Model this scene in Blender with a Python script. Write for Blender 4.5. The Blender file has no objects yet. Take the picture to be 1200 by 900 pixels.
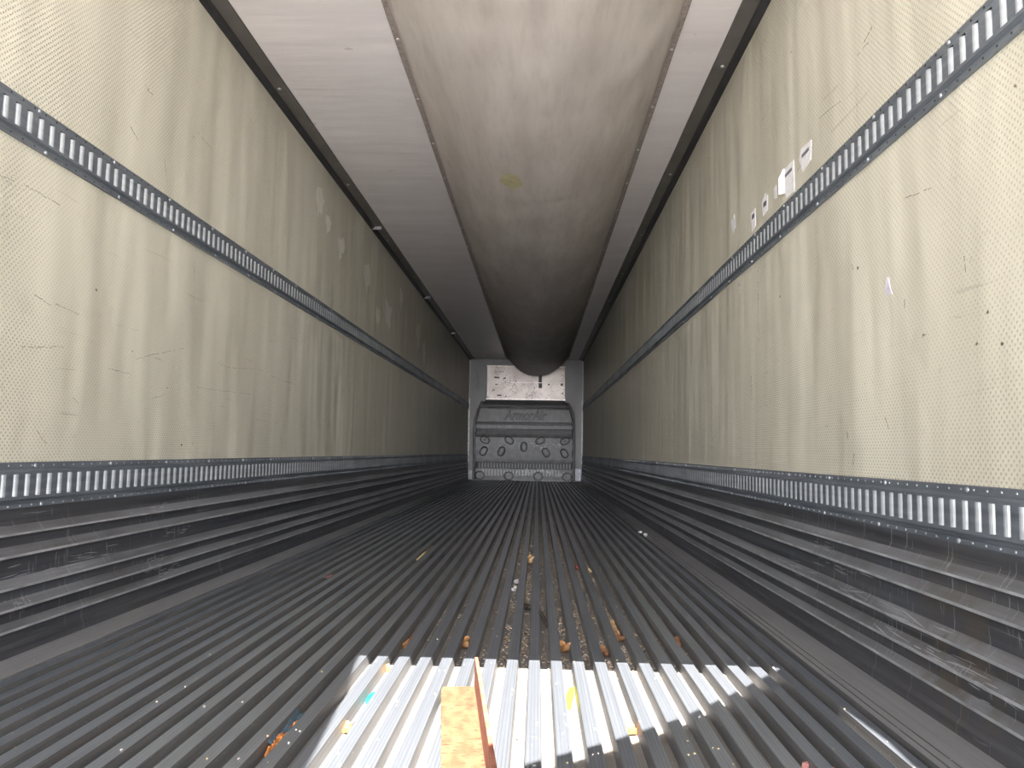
import bpy, math, random
from mathutils import Vector, Matrix, noise
random.seed(11)
SC = bpy.context.scene
COL = SC.collection

# ------------------------------------------------------------------ camera
CAMZ = .6035
XL, XR = -1.499, .961            # inner faces of the side walls
YD, YF = .30, 16.5               # door opening, front wall
HC = 2.555                       # ceiling height
d = Vector((30, -77.5, -900)).normalized()          # direction of the long axis seen in the camera
u0 = (Vector((0, 1, 0)) - d * d.y).normalized()
r0 = d.cross(u0)
ROLL = math.radians(.87)
up = u0 * math.cos(ROLL) + r0 * math.sin(ROLL)
rt = d.cross(up)
B = Matrix((rt, d, up))                              # camera -> world rotation
cam_data = bpy.data.cameras.new('camera')
cam_data.sensor_width = 36
cam_data.lens = 900 / 1200 * 36
cam_data.clip_start = .02
cam = bpy.data.objects.new('camera', cam_data)
cam.matrix_world = Matrix.Translation((0, 0, CAMZ)) @ B.to_4x4()
COL.objects.link(cam)
SC.camera = cam

# ------------------------------------------------------------------ light
SUN_TAN = 1.29                                       # tangent of the sun's elevation
SUN_X = -.12                                         # sideways drift per metre of travel
sd = bpy.data.lights.new('sun', 'SUN')
sd.energy = 38.0
sd.angle = math.radians(.13)
sd.color = (1, .955, .88)
sun = bpy.data.objects.new('sun', sd)
sun.rotation_euler = Vector((SUN_X, 1, -SUN_TAN)).to_track_quat('-Z', 'Y').to_euler()
sun.location = (0, -8, 9)
COL.objects.link(sun)

W = bpy.data.worlds.new('sky')
SC.world = W
W.use_nodes = True
wn, wl = W.node_tree.nodes, W.node_tree.links
wn.clear()
tc = wn.new('ShaderNodeTexCoord'); sx = wn.new('ShaderNodeSeparateXYZ')
cr = wn.new('ShaderNodeValToRGB'); bg = wn.new('ShaderNodeBackground'); wo = wn.new('ShaderNodeOutputWorld')
wl.new(tc.outputs['Generated'], sx.inputs[0]); wl.new(sx.outputs['Z'], cr.inputs[0])
cr.color_ramp.elements[0].position = 0; cr.color_ramp.elements[0].color = (.98, .975, .98, 1)
cr.color_ramp.elements[1].position = .75; cr.color_ramp.elements[1].color = (.14, .19, .27, 1)
e = cr.color_ramp.elements.new(.12); e.color = (.92, .93, .95, 1)
e = cr.color_ramp.elements.new(.32); e.color = (.27, .30, .345, 1)
SKY = 19.0
# the hazy sky is brightest around the sun's side, behind the trailer
def wmath(op, a, b):
    q = wn.new('ShaderNodeMath'); q.operation = op
    for i, v in enumerate((a, b)):
        if isinstance(v, (int, float)): q.inputs[i].default_value = v
        else: wl.new(v, q.inputs[i])
    return q.outputs[0]
glow = wmath('POWER', wmath('MAXIMUM', wmath('MULTIPLY', sx.outputs['Y'], -1.0), 0.0), 9.0)
wl.new(wmath('MULTIPLY', wmath('ADD', wmath('MULTIPLY', glow, 1.5), .15), SKY), bg.inputs['Strength'])
wl.new(cr.outputs[0], bg.inputs[0]); wl.new(bg.outputs[0], wo.inputs[0])

SC.view_settings.view_transform = 'Standard'
SC.view_settings.look = 'None'
SC.view_settings.gamma = 1
SC.view_settings.use_curve_mapping = False
SC.view_settings.exposure = 0.06
cy = SC.cycles
cy.max_bounces = 14; cy.diffuse_bounces = 10; cy.glossy_bounces = 6
cy.caustics_reflective = True
cy.blur_glossy = .5
cy.sample_clamp_indirect = 20
cy.use_denoising = True

# ------------------------------------------------------------------ helpers
def tag(o, label=None, cat=None, group=None, kind=None):
    if label: o['label'] = label
    if cat: o['category'] = cat
    if group: o['group'] = group
    if kind: o['kind'] = kind
    return o

def empty(name, loc=(0, 0, 0)):
    o = bpy.data.objects.new(name, None)
    o.empty_display_size = .1
    o.location = loc
    COL.objects.link(o)
    return o

class MB:
    def __init__(s): s.v, s.f, s.m = [], [], []
    def face(s, pts, mi=0):
        n = len(s.v); s.v += [tuple(p) for p in pts]; s.f.append(tuple(range(n, n + len(pts)))); s.m.append(mi)
    def box(s, a, b, mi=0, M=None):
        x0, y0, z0 = a; x1, y1, z1 = b
        c = [Vector(p) for p in ((x0,y0,z0),(x1,y0,z0),(x1,y1,z0),(x0,y1,z0),(x0,y0,z1),(x1,y0,z1),(x1,y1,z1),(x0,y1,z1))]
        if M: c = [M @ p for p in c]
        n = len(s.v); s.v += [tuple(p) for p in c]
        for f in ((0,3,2,1),(4,5,6,7),(0,1,5,4),(1,2,6,5),(2,3,7,6),(3,0,4,7)):
            s.f.append(tuple(n + i for i in f)); s.m.append(mi)
    def grid(s, P, nu, nv, mi=0):
        n = len(s.v)
        for i in range(nu):
            for j in range(nv): s.v.append(tuple(P(i, j)))
        for i in range(nu - 1):
            for j in range(nv - 1):
                a = n + i * nv + j
                s.f.append((a, a + nv, a + nv + 1, a + 1)); s.m.append(mi(i, j) if callable(mi) else mi)
    def prism(s, poly, axis, a, b, mi=0):
        """closed prism; poly is a list of 2-D points, axis the extrusion axis"""
        def mk(p, t):
            return {'x': (t, p[0], p[1]), 'y': (p[0], t, p[1]), 'z': (p[0], p[1], t)}[axis]
        n = len(s.v); k = len(poly)
        s.v += [mk(p, a) for p in poly] + [mk(p, b) for p in poly]
        s.f.append(tuple(range(n, n + k))); s.m.append(mi)
        s.f.append(tuple(range(n + 2 * k - 1, n + k - 1, -1))); s.m.append(mi)
        for i in range(k):
            j = (i + 1) % k
            s.f.append((n + i, n + k + i, n + k + j, n + j)); s.m.append(mi)
    def tube(s, pts, r, seg=8, mi=0, closed=False):
        pts = [Vector(p) for p in pts]; n = len(s.v); N = len(pts)
        for i, p in enumerate(pts):
            a = pts[(i - 1) % N] if (closed or i) else pts[0]
            b = pts[(i + 1) % N] if (closed or i < N - 1) else pts[-1]
            t = (b - a).normalized()
            q = Vector((0, 0, 1)) if abs(t.z) < .9 else Vector((1, 0, 0))
            e1 = t.cross(q).normalized(); e2 = t.cross(e1)
            rr = r[i] if isinstance(r, (list, tuple)) else r
            for k in range(seg):
                w = 2 * math.pi * k / seg
                s.v.append(tuple(p + (e1 * math.cos(w) + e2 * math.sin(w)) * rr))
        for i in range(N if closed else N - 1):
            for k in range(seg):
                a = n + i * seg + k; b = n + i * seg + (k + 1) % seg
                c = n + ((i + 1) % N) * seg + (k + 1) % seg; dd = n + ((i + 1) % N) * seg + k
                s.f.append((a, b, c, dd)); s.m.append(mi)
        if not closed:
            s.f.append(tuple(n + k for k in range(seg))[::-1]); s.m.append(mi)
            s.f.append(tuple(n + (N - 1) * seg + k for k in range(seg))); s.m.append(mi)
    def build(s, name, mats, parent=None, smooth=False, merge=False, recalc=False):
        me = bpy.data.meshes.new(name)
        me.from_pydata(s.v, [], s.f)
        if not isinstance(mats, (list, tuple)): mats = [mats]
        for m in mats: me.materials.append(m)
        me.polygons.foreach_set('material_index', s.m)
        if merge or recalc:
            import bmesh
            bm = bmesh.new(); bm.from_mesh(me)
            if merge: bmesh.ops.remove_doubles(bm, verts=bm.verts, dist=1e-5)
            if recalc: bmesh.ops.recalc_face_normals(bm, faces=bm.faces)
            bm.to_mesh(me); bm.free()
        if smooth: me.polygons.foreach_set('use_smooth', [True] * len(me.polygons))
        me.update()
        o = bpy.data.objects.new(name, me)
        COL.objects.link(o)
        if parent: o.parent = parent
        return o

def dip(y):                        # the floor falls slightly towards the front wall
    return -.0030 * max(0, y - 1.5)

# ------------------------------------------------------------------ materials
class NT:
    def __init__(s, name, rough=.6, metal=0., spec=.5):
        s.mat = bpy.data.materials.new(name); s.mat.use_nodes = True
        s.t = s.mat.node_tree; s.b = s.t.nodes['Principled BSDF']
        s.b.inputs['Roughness'].default_value = rough; s.b.inputs['Metallic'].default_value = metal
        s.b.inputs['Specular IOR Level'].default_value = spec
        s.co = s.t.nodes.new('ShaderNodeTexCoord').outputs['Object']
    def mapv(s, scale=(1, 1, 1)):
        m = s.t.nodes.new('ShaderNodeMapping'); m.inputs['Scale'].default_value = scale
        s.t.links.new(s.co, m.inputs[0]); return m.outputs[0]
    def noise(s, scale, detail=3, vec=(1, 1, 1), rough=.5, dist=0):
        n = s.t.nodes.new('ShaderNodeTexNoise'); n.inputs['Scale'].default_value = scale
        n.inputs['Detail'].default_value = detail; n.inputs['Roughness'].default_value = rough
        n.inputs['Distortion'].default_value = dist
        s.t.links.new(s.mapv(vec), n.inputs['Vector']); return n.outputs['Fac']
    def ramp(s, fac, a, b):
        r = s.t.nodes.new('ShaderNodeMapRange'); r.inputs['From Min'].default_value = a; r.inputs['From Max'].default_value = b
        s.t.links.new(fac, r.inputs['Value']); return r.outputs[0]
    def math(s, op, a, b=None):
        m = s.t.nodes.new('ShaderNodeMath'); m.operation = op
        for i, q in enumerate((a, b)):
            if q is None: continue
            if isinstance(q, (int, float)): m.inputs[i].default_value = q
            else: s.t.links.new(q, m.inputs[i])
        return m.outputs[0]
    def mix(s, fac, a, b, mode='MIX'):
        m = s.t.nodes.new('ShaderNodeMix'); m.data_type = 'RGBA'; m.blend_type = mode
        for sock, q in ((m.inputs[0], fac), (m.inputs[6], a), (m.inputs[7], b)):
            if isinstance(q, (int, float)): sock.default_value = q
            elif isinstance(q, tuple): sock.default_value = (*q, 1)
            else: s.t.links.new(q, sock)
        return m.outputs[2]
    def col(s, c):
        if isinstance(c, tuple): s.b.inputs['Base Color'].default_value = (*c, 1)
        else: s.t.links.new(c, s.b.inputs['Base Color'])
        return s
    def rough(s, f): s.t.links.new(f, s.b.inputs['Roughness']); return s
    def bump(s, h, dist, strength=1, prev=None):
        b = s.t.nodes.new('ShaderNodeBump'); b.inputs['Distance'].default_value = dist; b.inputs['Strength'].default_value = strength
        s.t.links.new(h, b.inputs['Height'])
        if prev is not None: s.t.links.new(prev, b.inputs['Normal'])
        s.t.links.new(b.outputs[0], s.b.inputs['Normal']); return b.outputs[0]

def simple(name, c, rough=.6, metal=0., var=.25, scale=20):
    n = NT(name, rough, metal)
    f = n.noise(scale, 4)
    n.col(n.mix(n.ramp(f, .3, .7), tuple(x * (1 - var) for x in c), tuple(min(1, x * (1 + var)) for x in c)))
    return n.mat

def wall_material():
    n = NT('glassfibre_wall_liner', .42, 0, .45)
    sep = n.t.nodes.new('ShaderNodeSeparateXYZ'); n.t.links.new(n.co, sep.inputs[0])
    k = 2 * math.pi / .0180
    a = n.math('SINE', n.math('MULTIPLY', sep.outputs['Y'], k))
    b = n.math('SINE', n.math('MULTIPLY', sep.outputs['Z'], k))
    dot = n.ramp(n.math('MULTIPLY', a, b), .25, .85)
    rub = n.ramp(n.noise(1.3, 4, (1, 1, 1)), .38, .66)               # texture is worn in places
    dot2 = n.math('MULTIPLY', dot, n.math('ADD', n.math('MULTIPLY', rub, .6), .4))
    base = n.mix(n.ramp(n.noise(2.2, 5, (1, 1, .35)), .3, .72), (.535, .505, .42), (.645, .615, .52))
    base = n.mix(n.math('MULTIPLY', n.ramp(n.noise(3.2, 4, (1, 1.6, .18)), .50, .78), .32), base, (.42, .39, .32))
    base = n.mix(n.math('MULTIPLY', n.ramp(n.noise(60, 3, (1, .5, .5)), .68, .80), .35), base, (.25, .23, .2))
    sc = n.ramp(n.noise(9, 5, (1, .35, 6), .6, .6), .655, .73)
    base = n.mix(n.math('MULTIPLY', sc, .45), base, (.27, .24, .2))
    bl = n.ramp(n.noise(5.5, 6, (1, 1, .8), .65), .60, .74)
    base = n.mix(n.math('MULTIPLY', bl, .28), base, (.36, .32, .26))
    base = n.mix(n.math('MULTIPLY', dot2, .72), base, (.21, .19, .15))
    n.col(base)
    p = n.bump(n.noise(1.6, 2, (1, 1.8, .35)), .05, .7)
    p = n.bump(dot2, .0016, .7, p)
    return n.mat

def ceiling_material():
    n = NT('ceiling_liner', .38, 0, .5)
    base = n.mix(n.ramp(n.noise(3, 5, (.5, 2, 1)), .3, .7), (.745, .695, .71), (.82, .775, .79))
    base = n.mix(n.math('MULTIPLY', n.ramp(n.noise(9, 3), .70, .76), .5), base, (.33, .29, .27))
    n.col(base)
    n.bump(n.noise(2.2, 3, (.35, 2.6, 1)), .022, .45)
    return n.mat

def metal_material(name, lo, hi, rough, metal, streak=(220, 1.2, 220), ax=None, warm=None, lines=None, blotch=.45):
    n = NT(name, rough, metal)
    f = n.noise(1, 4, streak)
    c = n.mix(n.ramp(f, .25, .75), lo, hi)
    g = n.ramp(n.noise(5, 6, (1, .5, 1)), .35, .75)
    c = n.mix(n.math('MULTIPLY', g, blotch), c, tuple(x * .55 for x in lo))
    if lines:                                        # fine extruded lines along the ridge tops
        sp_ = n.t.nodes.new('ShaderNodeSeparateXYZ'); n.t.links.new(n.co, sp_.inputs[0])
        ln = n.ramp(n.math('SINE', n.math('MULTIPLY', sp_.outputs['X'], 2 * math.pi / lines)), .72, 1.0)
        c = n.mix(n.math('MULTIPLY', ln, .45), c, tuple(x * .45 for x in lo))
    if warm: c = n.mix(n.math('MULTIPLY', n.ramp(n.noise(14, 5, (1, .6, 1)), .5, .75), .6), c, warm)
    sp = n.ramp(n.noise(170, 2, (1, .6, 1)), .68, .78)
    c = n.mix(n.math('MULTIPLY', sp, .5), c, (.75, .75, .74))
    n.col(c)
    n.rough(n.math('ADD', n.math('MULTIPLY', g, .44 * blotch), rough - .05))
    n.bump(f, .0008, .5)
    return n.mat

M_WALL = wall_material()
M_CEIL = ceiling_material()
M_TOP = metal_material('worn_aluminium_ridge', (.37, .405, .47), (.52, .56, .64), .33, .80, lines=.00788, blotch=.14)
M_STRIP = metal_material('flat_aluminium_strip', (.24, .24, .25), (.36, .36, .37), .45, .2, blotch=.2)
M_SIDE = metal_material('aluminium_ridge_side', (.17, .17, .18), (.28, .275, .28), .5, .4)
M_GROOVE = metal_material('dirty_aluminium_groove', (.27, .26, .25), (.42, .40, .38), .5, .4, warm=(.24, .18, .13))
M_RAIL = metal_material('galvanised_steel', (.14, .16, .19), (.27, .30, .345), .4, .5, (60, 3, 60))
M_TAB = metal_material('lit_bright_zinc', (.43, .46, .50), (.60, .63, .67), .36, .45, (60, 3, 60))
M_RAIL_L = metal_material('lighter_galvanised', (.34, .37, .41), (.50, .53, .57), .4, .5, (60, 3, 60))
M_DARKSTEEL = simple('dark_steel', (.045, .046, .05), .45, .6)
M_TRIM = simple('dark_grey_trim', (.13, .122, .116), .38, .2, .2, 6)
M_BLACK = simple('black_recess', (.012, .012, .014), .6)
M_TRIM2 = simple('near_black_sealant', (.035, .034, .036), .5)
M_SCREW = simple('screw_metal', (.62, .62, .62), .3, .8)
M_SCUFF = simple('dark_scuff', (.15, .125, .10), .8, 0, .4, 60)
M_PALE = simple('pale_patch', (.74, .715, .63), .3, 0, .08, 9)
M_PLASTIC_M = simple('mid_grey_plastic', (.10, .10, .105), .5)
M_PLASTIC = simple('grey_moulded_plastic', (.205, .20, .21), .42, 0, .2, 9)
M_PLASTIC_D = simple('dark_recess_plastic', (.045, .045, .05), .55)
M_PLASTIC_L = simple('scuffed_light_plastic', (.42, .42, .45), .35, 0, .35, 40)

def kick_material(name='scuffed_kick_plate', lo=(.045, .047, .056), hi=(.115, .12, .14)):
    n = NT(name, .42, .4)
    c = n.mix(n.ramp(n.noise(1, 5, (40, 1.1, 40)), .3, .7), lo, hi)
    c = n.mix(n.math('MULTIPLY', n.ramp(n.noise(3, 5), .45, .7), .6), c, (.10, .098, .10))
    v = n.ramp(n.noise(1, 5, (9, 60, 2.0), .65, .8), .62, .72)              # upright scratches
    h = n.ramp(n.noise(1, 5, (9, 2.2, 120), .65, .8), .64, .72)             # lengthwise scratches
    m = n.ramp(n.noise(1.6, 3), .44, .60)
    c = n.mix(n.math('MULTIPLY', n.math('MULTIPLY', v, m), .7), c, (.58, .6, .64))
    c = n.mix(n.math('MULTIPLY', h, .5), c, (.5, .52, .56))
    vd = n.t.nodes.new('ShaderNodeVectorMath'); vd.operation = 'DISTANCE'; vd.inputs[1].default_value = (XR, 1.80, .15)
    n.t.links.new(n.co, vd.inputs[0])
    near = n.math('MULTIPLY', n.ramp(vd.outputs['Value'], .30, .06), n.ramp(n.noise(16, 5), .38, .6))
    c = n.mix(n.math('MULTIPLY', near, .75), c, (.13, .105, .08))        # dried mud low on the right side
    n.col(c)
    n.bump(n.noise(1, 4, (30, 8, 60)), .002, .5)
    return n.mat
M_KICK = kick_material()  # risers use the darkest copy, their shade painted in
M_KICK_L = kick_material('lit_kick_plate_ledge', (.17, .173, .188), (.30, .307, .333))  # lighter copy: light on the ledges painted into the colour
M_KICK_E = simple('highlight_kick_plate_lip', (.46, .47, .50), .35, .5, .3, 12)  # painted highlight along the lips

def fabric_material():
    n = NT('soiled_chute_fabric', .5, 0, .4)
    weave = n.noise(1, 2, (420, 260, 200))
    c = n.mix(n.ramp(n.noise(3, 6, (2.2, .35, 1)), .3, .7), (.52, .465, .44), (.71, .655, .62))
    c = n.mix(n.math('MULTIPLY', n.ramp(n.noise(11, 5, (3, .5, 1)), .48, .75), .22), c, (.28, .235, .205))
    c = n.mix(n.math('MULTIPLY', n.ramp(n.noise(1, 5, (70, 2.2, 10), .7), .60, .72), .6), c, (.68, .63, .58))
    c = n.mix(n.math('MULTIPLY', n.ramp(n.noise(1, 5, (4, 80, 10), .7), .61, .73), .55), c, (.66, .61, .56))
    c = n.mix(n.math('MULTIPLY', weave, .35), c, (.2, .17, .15))
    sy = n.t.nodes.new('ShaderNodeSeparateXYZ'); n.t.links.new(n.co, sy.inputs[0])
    far_dark = n.ramp(n.math('ADD', sy.outputs['Y'], n.math('MULTIPLY', n.noise(1.2, 5), 5.0)), 8.5, 17.0)
    c = n.mix(n.math('MULTIPLY', far_dark, .85), c, (.07, .058, .052))     # fabric darkens towards the blower end
    n.col(c)
    p = n.bump(n.noise(5, 4, (1, .5, 1)), .012, .5)
    n.bump(weave, .001, .5, p)
    return n.mat
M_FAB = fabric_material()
M_BATTEN = simple('fabric_hem', (.30, .255, .24), .6, 0, .3, 60)

def rust_material(name, a, b, c3):
    n = NT(name, .85)
    c = n.mix(n.ramp(n.noise(26, 6, (1.6, .7, 1)), .35, .65), a, b)
    c = n.mix(n.math('MULTIPLY', n.ramp(n.noise(90, 3, (.5, 1.6, 1)), .58, .68), .8), c, c3)
    n.col(c); n.bump(n.noise(120, 4), .002, .8)
    return n.mat
M_RUST = rust_material('rust_orange', (.13, .056, .026), (.18, .098, .048), (.055, .018, .009))
M_RUST2 = rust_material('rust_red', (.27, .085, .048), (.36, .145, .09), (.11, .035, .02))
M_WOOD = simple('pale_split_wood', (.42, .27, .14), .8, 0, .35, 60)
M_BARK = simple('dry_bark', (.24, .11, .05), .85, 0, .45, 90)
M_LEAF = simple('dry_leaf', (.33, .16, .06), .8, 0, .35, 70)
M_YLEAF = simple('yellowed_leaf', (.42, .25, .06), .7, 0, .25, 70)
M_DARKTWIG = simple('dark_twig', (.05, .038, .03), .85)
M_TEAL = simple('turquoise_plastic', (.01, .30, .29), .4)
M_BLUE = simple('weathered_blue_film', (.075, .13, .18), .55, 0, .4, 40)
M_ORANGE = simple('orange_shreds', (.70, .26, .06), .75, 0, .4, 80)
M_STRAW = simple('straw', (.55, .42, .22), .7)
M_CRUMB = simple('wood_crumbs', (.58, .48, .40), .85, 0, .5, 25)
M_WHITE = simple('white_grit', (.75, .74, .72), .7)
M_PAPER = simple('torn_paper', (.74, .73, .75), .65, 0, .1, 60)
M_INK = simple('grey_print', (.16, .16, .19), .7)
M_RED = simple('red_scrap', (.40, .06, .06), .6)
M_PINK = simple('pale_red_plastic', (.55, .22, .20), .5)
M_LILAC = simple('lilac_adhesive', (.66, .62, .72), .4)
M_YELLOW = simple('yellow_paint', (.62, .60, .03), .6)
M_CONC = simple('yard_concrete', (.72, .70, .67), .9, 0, .15, 1)
M_BLOCKER = simple('blocker_grey', (.30, .31, .33), .6)

# ------------------------------------------------------------------ setting: yard, shell
m = MB(); m.box((-40, -60, -1.45), (40, 60, -1.25)); tag(m.build('ground', M_CONC), kind='structure')

def smooth_noise(x, y, z=0): return noise.noise(Vector((x, y, z)))

# floor: long T-section ridges
PITCH = .063
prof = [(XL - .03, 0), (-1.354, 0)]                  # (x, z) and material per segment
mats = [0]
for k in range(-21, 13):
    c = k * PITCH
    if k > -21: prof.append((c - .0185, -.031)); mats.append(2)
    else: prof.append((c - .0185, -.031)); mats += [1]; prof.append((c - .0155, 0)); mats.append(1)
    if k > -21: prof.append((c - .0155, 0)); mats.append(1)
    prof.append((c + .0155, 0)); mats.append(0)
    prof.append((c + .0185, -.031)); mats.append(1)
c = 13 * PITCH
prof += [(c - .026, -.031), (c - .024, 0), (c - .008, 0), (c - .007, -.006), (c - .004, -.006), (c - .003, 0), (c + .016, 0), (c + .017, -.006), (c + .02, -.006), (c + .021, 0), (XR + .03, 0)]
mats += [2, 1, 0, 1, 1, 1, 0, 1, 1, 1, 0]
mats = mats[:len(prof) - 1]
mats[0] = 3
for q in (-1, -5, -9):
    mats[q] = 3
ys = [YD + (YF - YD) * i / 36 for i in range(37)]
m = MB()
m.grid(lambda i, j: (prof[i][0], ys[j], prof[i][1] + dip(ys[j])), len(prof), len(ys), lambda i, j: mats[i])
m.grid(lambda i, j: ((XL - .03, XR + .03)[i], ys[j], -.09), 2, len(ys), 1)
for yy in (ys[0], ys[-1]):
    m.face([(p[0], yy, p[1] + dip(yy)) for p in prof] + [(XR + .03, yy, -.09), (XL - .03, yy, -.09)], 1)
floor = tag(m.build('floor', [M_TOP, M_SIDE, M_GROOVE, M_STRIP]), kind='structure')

# side walls: slab with a gently wavy liner
def wallx(X, s, y, z):
    w = .0026 * smooth_noise(y * 1.5, z * .8, X * 7) + .0012 * smooth_noise(y * 4.2, z * 1.4, X * 3 + 5)
    return X + s * (w * min(1, max(0, (2.5 - z) * 6)) if .54 < z else 0)
def wall(name, X, s):
    m = MB()
    ny, nz = 136, 22
    def P(i, j):
        y = YD + (YF - YD) * i / (ny - 1); z = -.09 + (HC + .12) * j / (nz - 1)
        return (wallx(X, s, y, z), y, z)
    m.grid(P, ny, nz)
    xo = X - s * .09
    z0, z1 = -.09, HC + .03
    m.face([(xo, YD, z0), (xo, YF, z0), (xo, YF, z1), (xo, YD, z1)])
    m.face([(X, YD, z0), (xo, YD, z0), (xo, YD, z1), (X, YD, z1)])
    m.face([(X, YF, z0), (xo, YF, z0), (xo, YF, z1), (X, YF, z1)])
    m.face([(X, YD, z1), (xo, YD, z1), (xo, YF, z1), (X, YF, z1)])
    return tag(m.build(name, M_WALL, smooth=False, recalc=False), kind='structure')
wl_ = wall('wall_left', XL, 1)
wr_ = wall('wall_right', XR, -1)
for o in (wl_, wr_):
    o.data.polygons.foreach_set('use_smooth', [True] * len(o.data.polygons)); o.data.update()

m = MB()
nx, ny = 14, 200
def PC(i, j):
    x = XL - .09 + (XR - XL + .18) * i / (nx - 1); y = YD + (YF - YD) * j / (ny - 1)
    return (x, y, HC + .0022 * smooth_noise(x * .7, y * 4.0) + .003 * smooth_noise(x * .3, y * 1.3))
m.grid(PC, nx, ny)
m.box((XL - .09, YD, HC + .02), (XR + .09, YF, HC + .10))
tag(m.build('ceiling', M_CEIL, smooth=True), kind='structure')

m = MB(); m.box((XL - .09, YF, -.09), (XR + .09, YF + .1, HC + .1))
wf = tag(m.build('wall_front', simple('front_wall_liner', (.21, .205, .215), .4, 0, .08, 3)), kind='structure')
m = MB()                                             # slim raised cover at the upper left of the front wall
pts = [(-1.335, 1.90), (-1.285, 1.90), (-1.285, 2.30), (-1.335, 2.30)]
m.tube([(a, YF - .006, b) for a, b in pts], .006, 6, closed=True)
m.box((-1.325, YF - .008, 1.91), (-1.295, YF + .01, 2.29))
m.build('cover_strip', M_PLASTIC, wf)

# ------------------------------------------------------------------ corner trims
def profile_run(m, X, s, pr, y0, y1, n=24, low=False, mi=0):
    ys = [y0 + (y1 - y0) * i / n for i in range(n + 1)]
    m.grid(lambda i, j: (X + s * pr[i][0], ys[j], pr[i][1] + (dip(ys[j]) if low else 0)), len(pr), len(ys), mi)

def screw(parent, loc, axis, r=.009, h=.004, mat=None, name='screw'):
    m = MB(); seg = 10
    a = Vector(axis).normalized(); q = Vector((0, 1, 0)) if abs(a.y) < .9 else Vector((1, 0, 0))
    e1 = a.cross(q).normalized(); e2 = a.cross(e1); p = Vector(loc)
    rings = [(1, 0), (.95, .6), (.6, .95), (.001, 1)]
    m.grid(lambda i, j: p + a * (h * rings[i][1]) + (e1 * math.cos(2 * math.pi * j / seg) + e2 * math.sin(2 * math.pi * j / seg)) * r * rings[i][0], 4, seg + 1)
    return m.build(name, mat or M_SCREW, parent, smooth=True)

for name, X, s in (('trim_1', XL, 1), ('trim_2', XR, -1)):
    m = MB()
    profile_run(m, X, s, [(.106, HC + .004), (.106, HC - .004), (.101, HC - .007), (.034, HC - .009)], YD, YF, mi=0)
    profile_run(m, X, s, [(.034, HC - .009), (.026, HC - .022), (.012, HC - .03), (.006, HC - .034), (-.004, HC - .034)], YD, YF, mi=1)
    t = tag(m.build(name, [M_TRIM, M_TRIM2], smooth=False), kind='structure')
    y = 4.0 if s > 0 else 3.75
    while y < 15.5:
        screw(t, (X + s * .06, y, HC - .0085), (0, 0, -1), .011, .006)
        y += 1.52
    if s > 0:
        for yy in (6.6, 9.7, 12.75):                  # butt joints
            m = MB(); m.box((X + .004, yy - .004, HC - .036), (X + .090, yy + .004, HC - .007)); m.build('joint_cover', M_PLASTIC, t)

# ------------------------------------------------------------------ corrugated kick plates
kp = [(.002, .416), (.007, .414), (.008, .378), (.014, .366), (.030, .345), (.031, .339), (.011, .330), (.011, .306), (.030, .284), (.031, .277), (.011, .268),
      (.011, .216), (.030, .194), (.031, .187), (.012, .178), (.013, .156), (.031, .135), (.032, .128), (.014, .120), (.015, .094), (.026, .075), (.027, .068), (.020, .062),
      (.022, .034), (.030, .022), (.032, -.002)]
for name, X, s in (('baseboard_left', XL, 1), ('baseboard_right', XR, -1)):
    m = MB()
    ysk = [YD + (YF - YD) * i / 60 for i in range(61)]
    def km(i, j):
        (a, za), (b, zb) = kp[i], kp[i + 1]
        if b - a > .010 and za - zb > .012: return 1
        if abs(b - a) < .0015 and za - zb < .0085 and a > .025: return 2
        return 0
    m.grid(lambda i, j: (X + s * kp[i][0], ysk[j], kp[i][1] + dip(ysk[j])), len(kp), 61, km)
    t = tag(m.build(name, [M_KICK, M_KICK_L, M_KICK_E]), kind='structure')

def kick_depth(z):
    for (a, za), (b, zb) in zip(kp, kp[1:]):
        if zb <= z <= za: return a + (b - a) * ((za - z) / (za - zb) if za > zb else 0)
    return .03
def scratch(m, X, s, y, z, ln, w, ang):
    n = 7
    P = []
    for i in range(n):
        t = i / (n - 1) - .5
        hw = w * (1 - (2 * t) ** 2) + .0002
        P.append((y + t * ln * math.cos(ang), z + t * ln * math.sin(ang), hw))
    nx_, nz_ = -math.sin(ang), math.cos(ang)
    def q(p, sgn):
        yy, zz = p[0] + sgn * nx_ * p[2], p[1] + sgn * nz_ * p[2]
        return (X + s * (kick_depth(zz) + .0008), yy, zz + dip(yy))
    for a, b in zip(P, P[1:]): m.face([q(a, -1), q(b, -1), q(b, 1), q(a, 1)])

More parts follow.
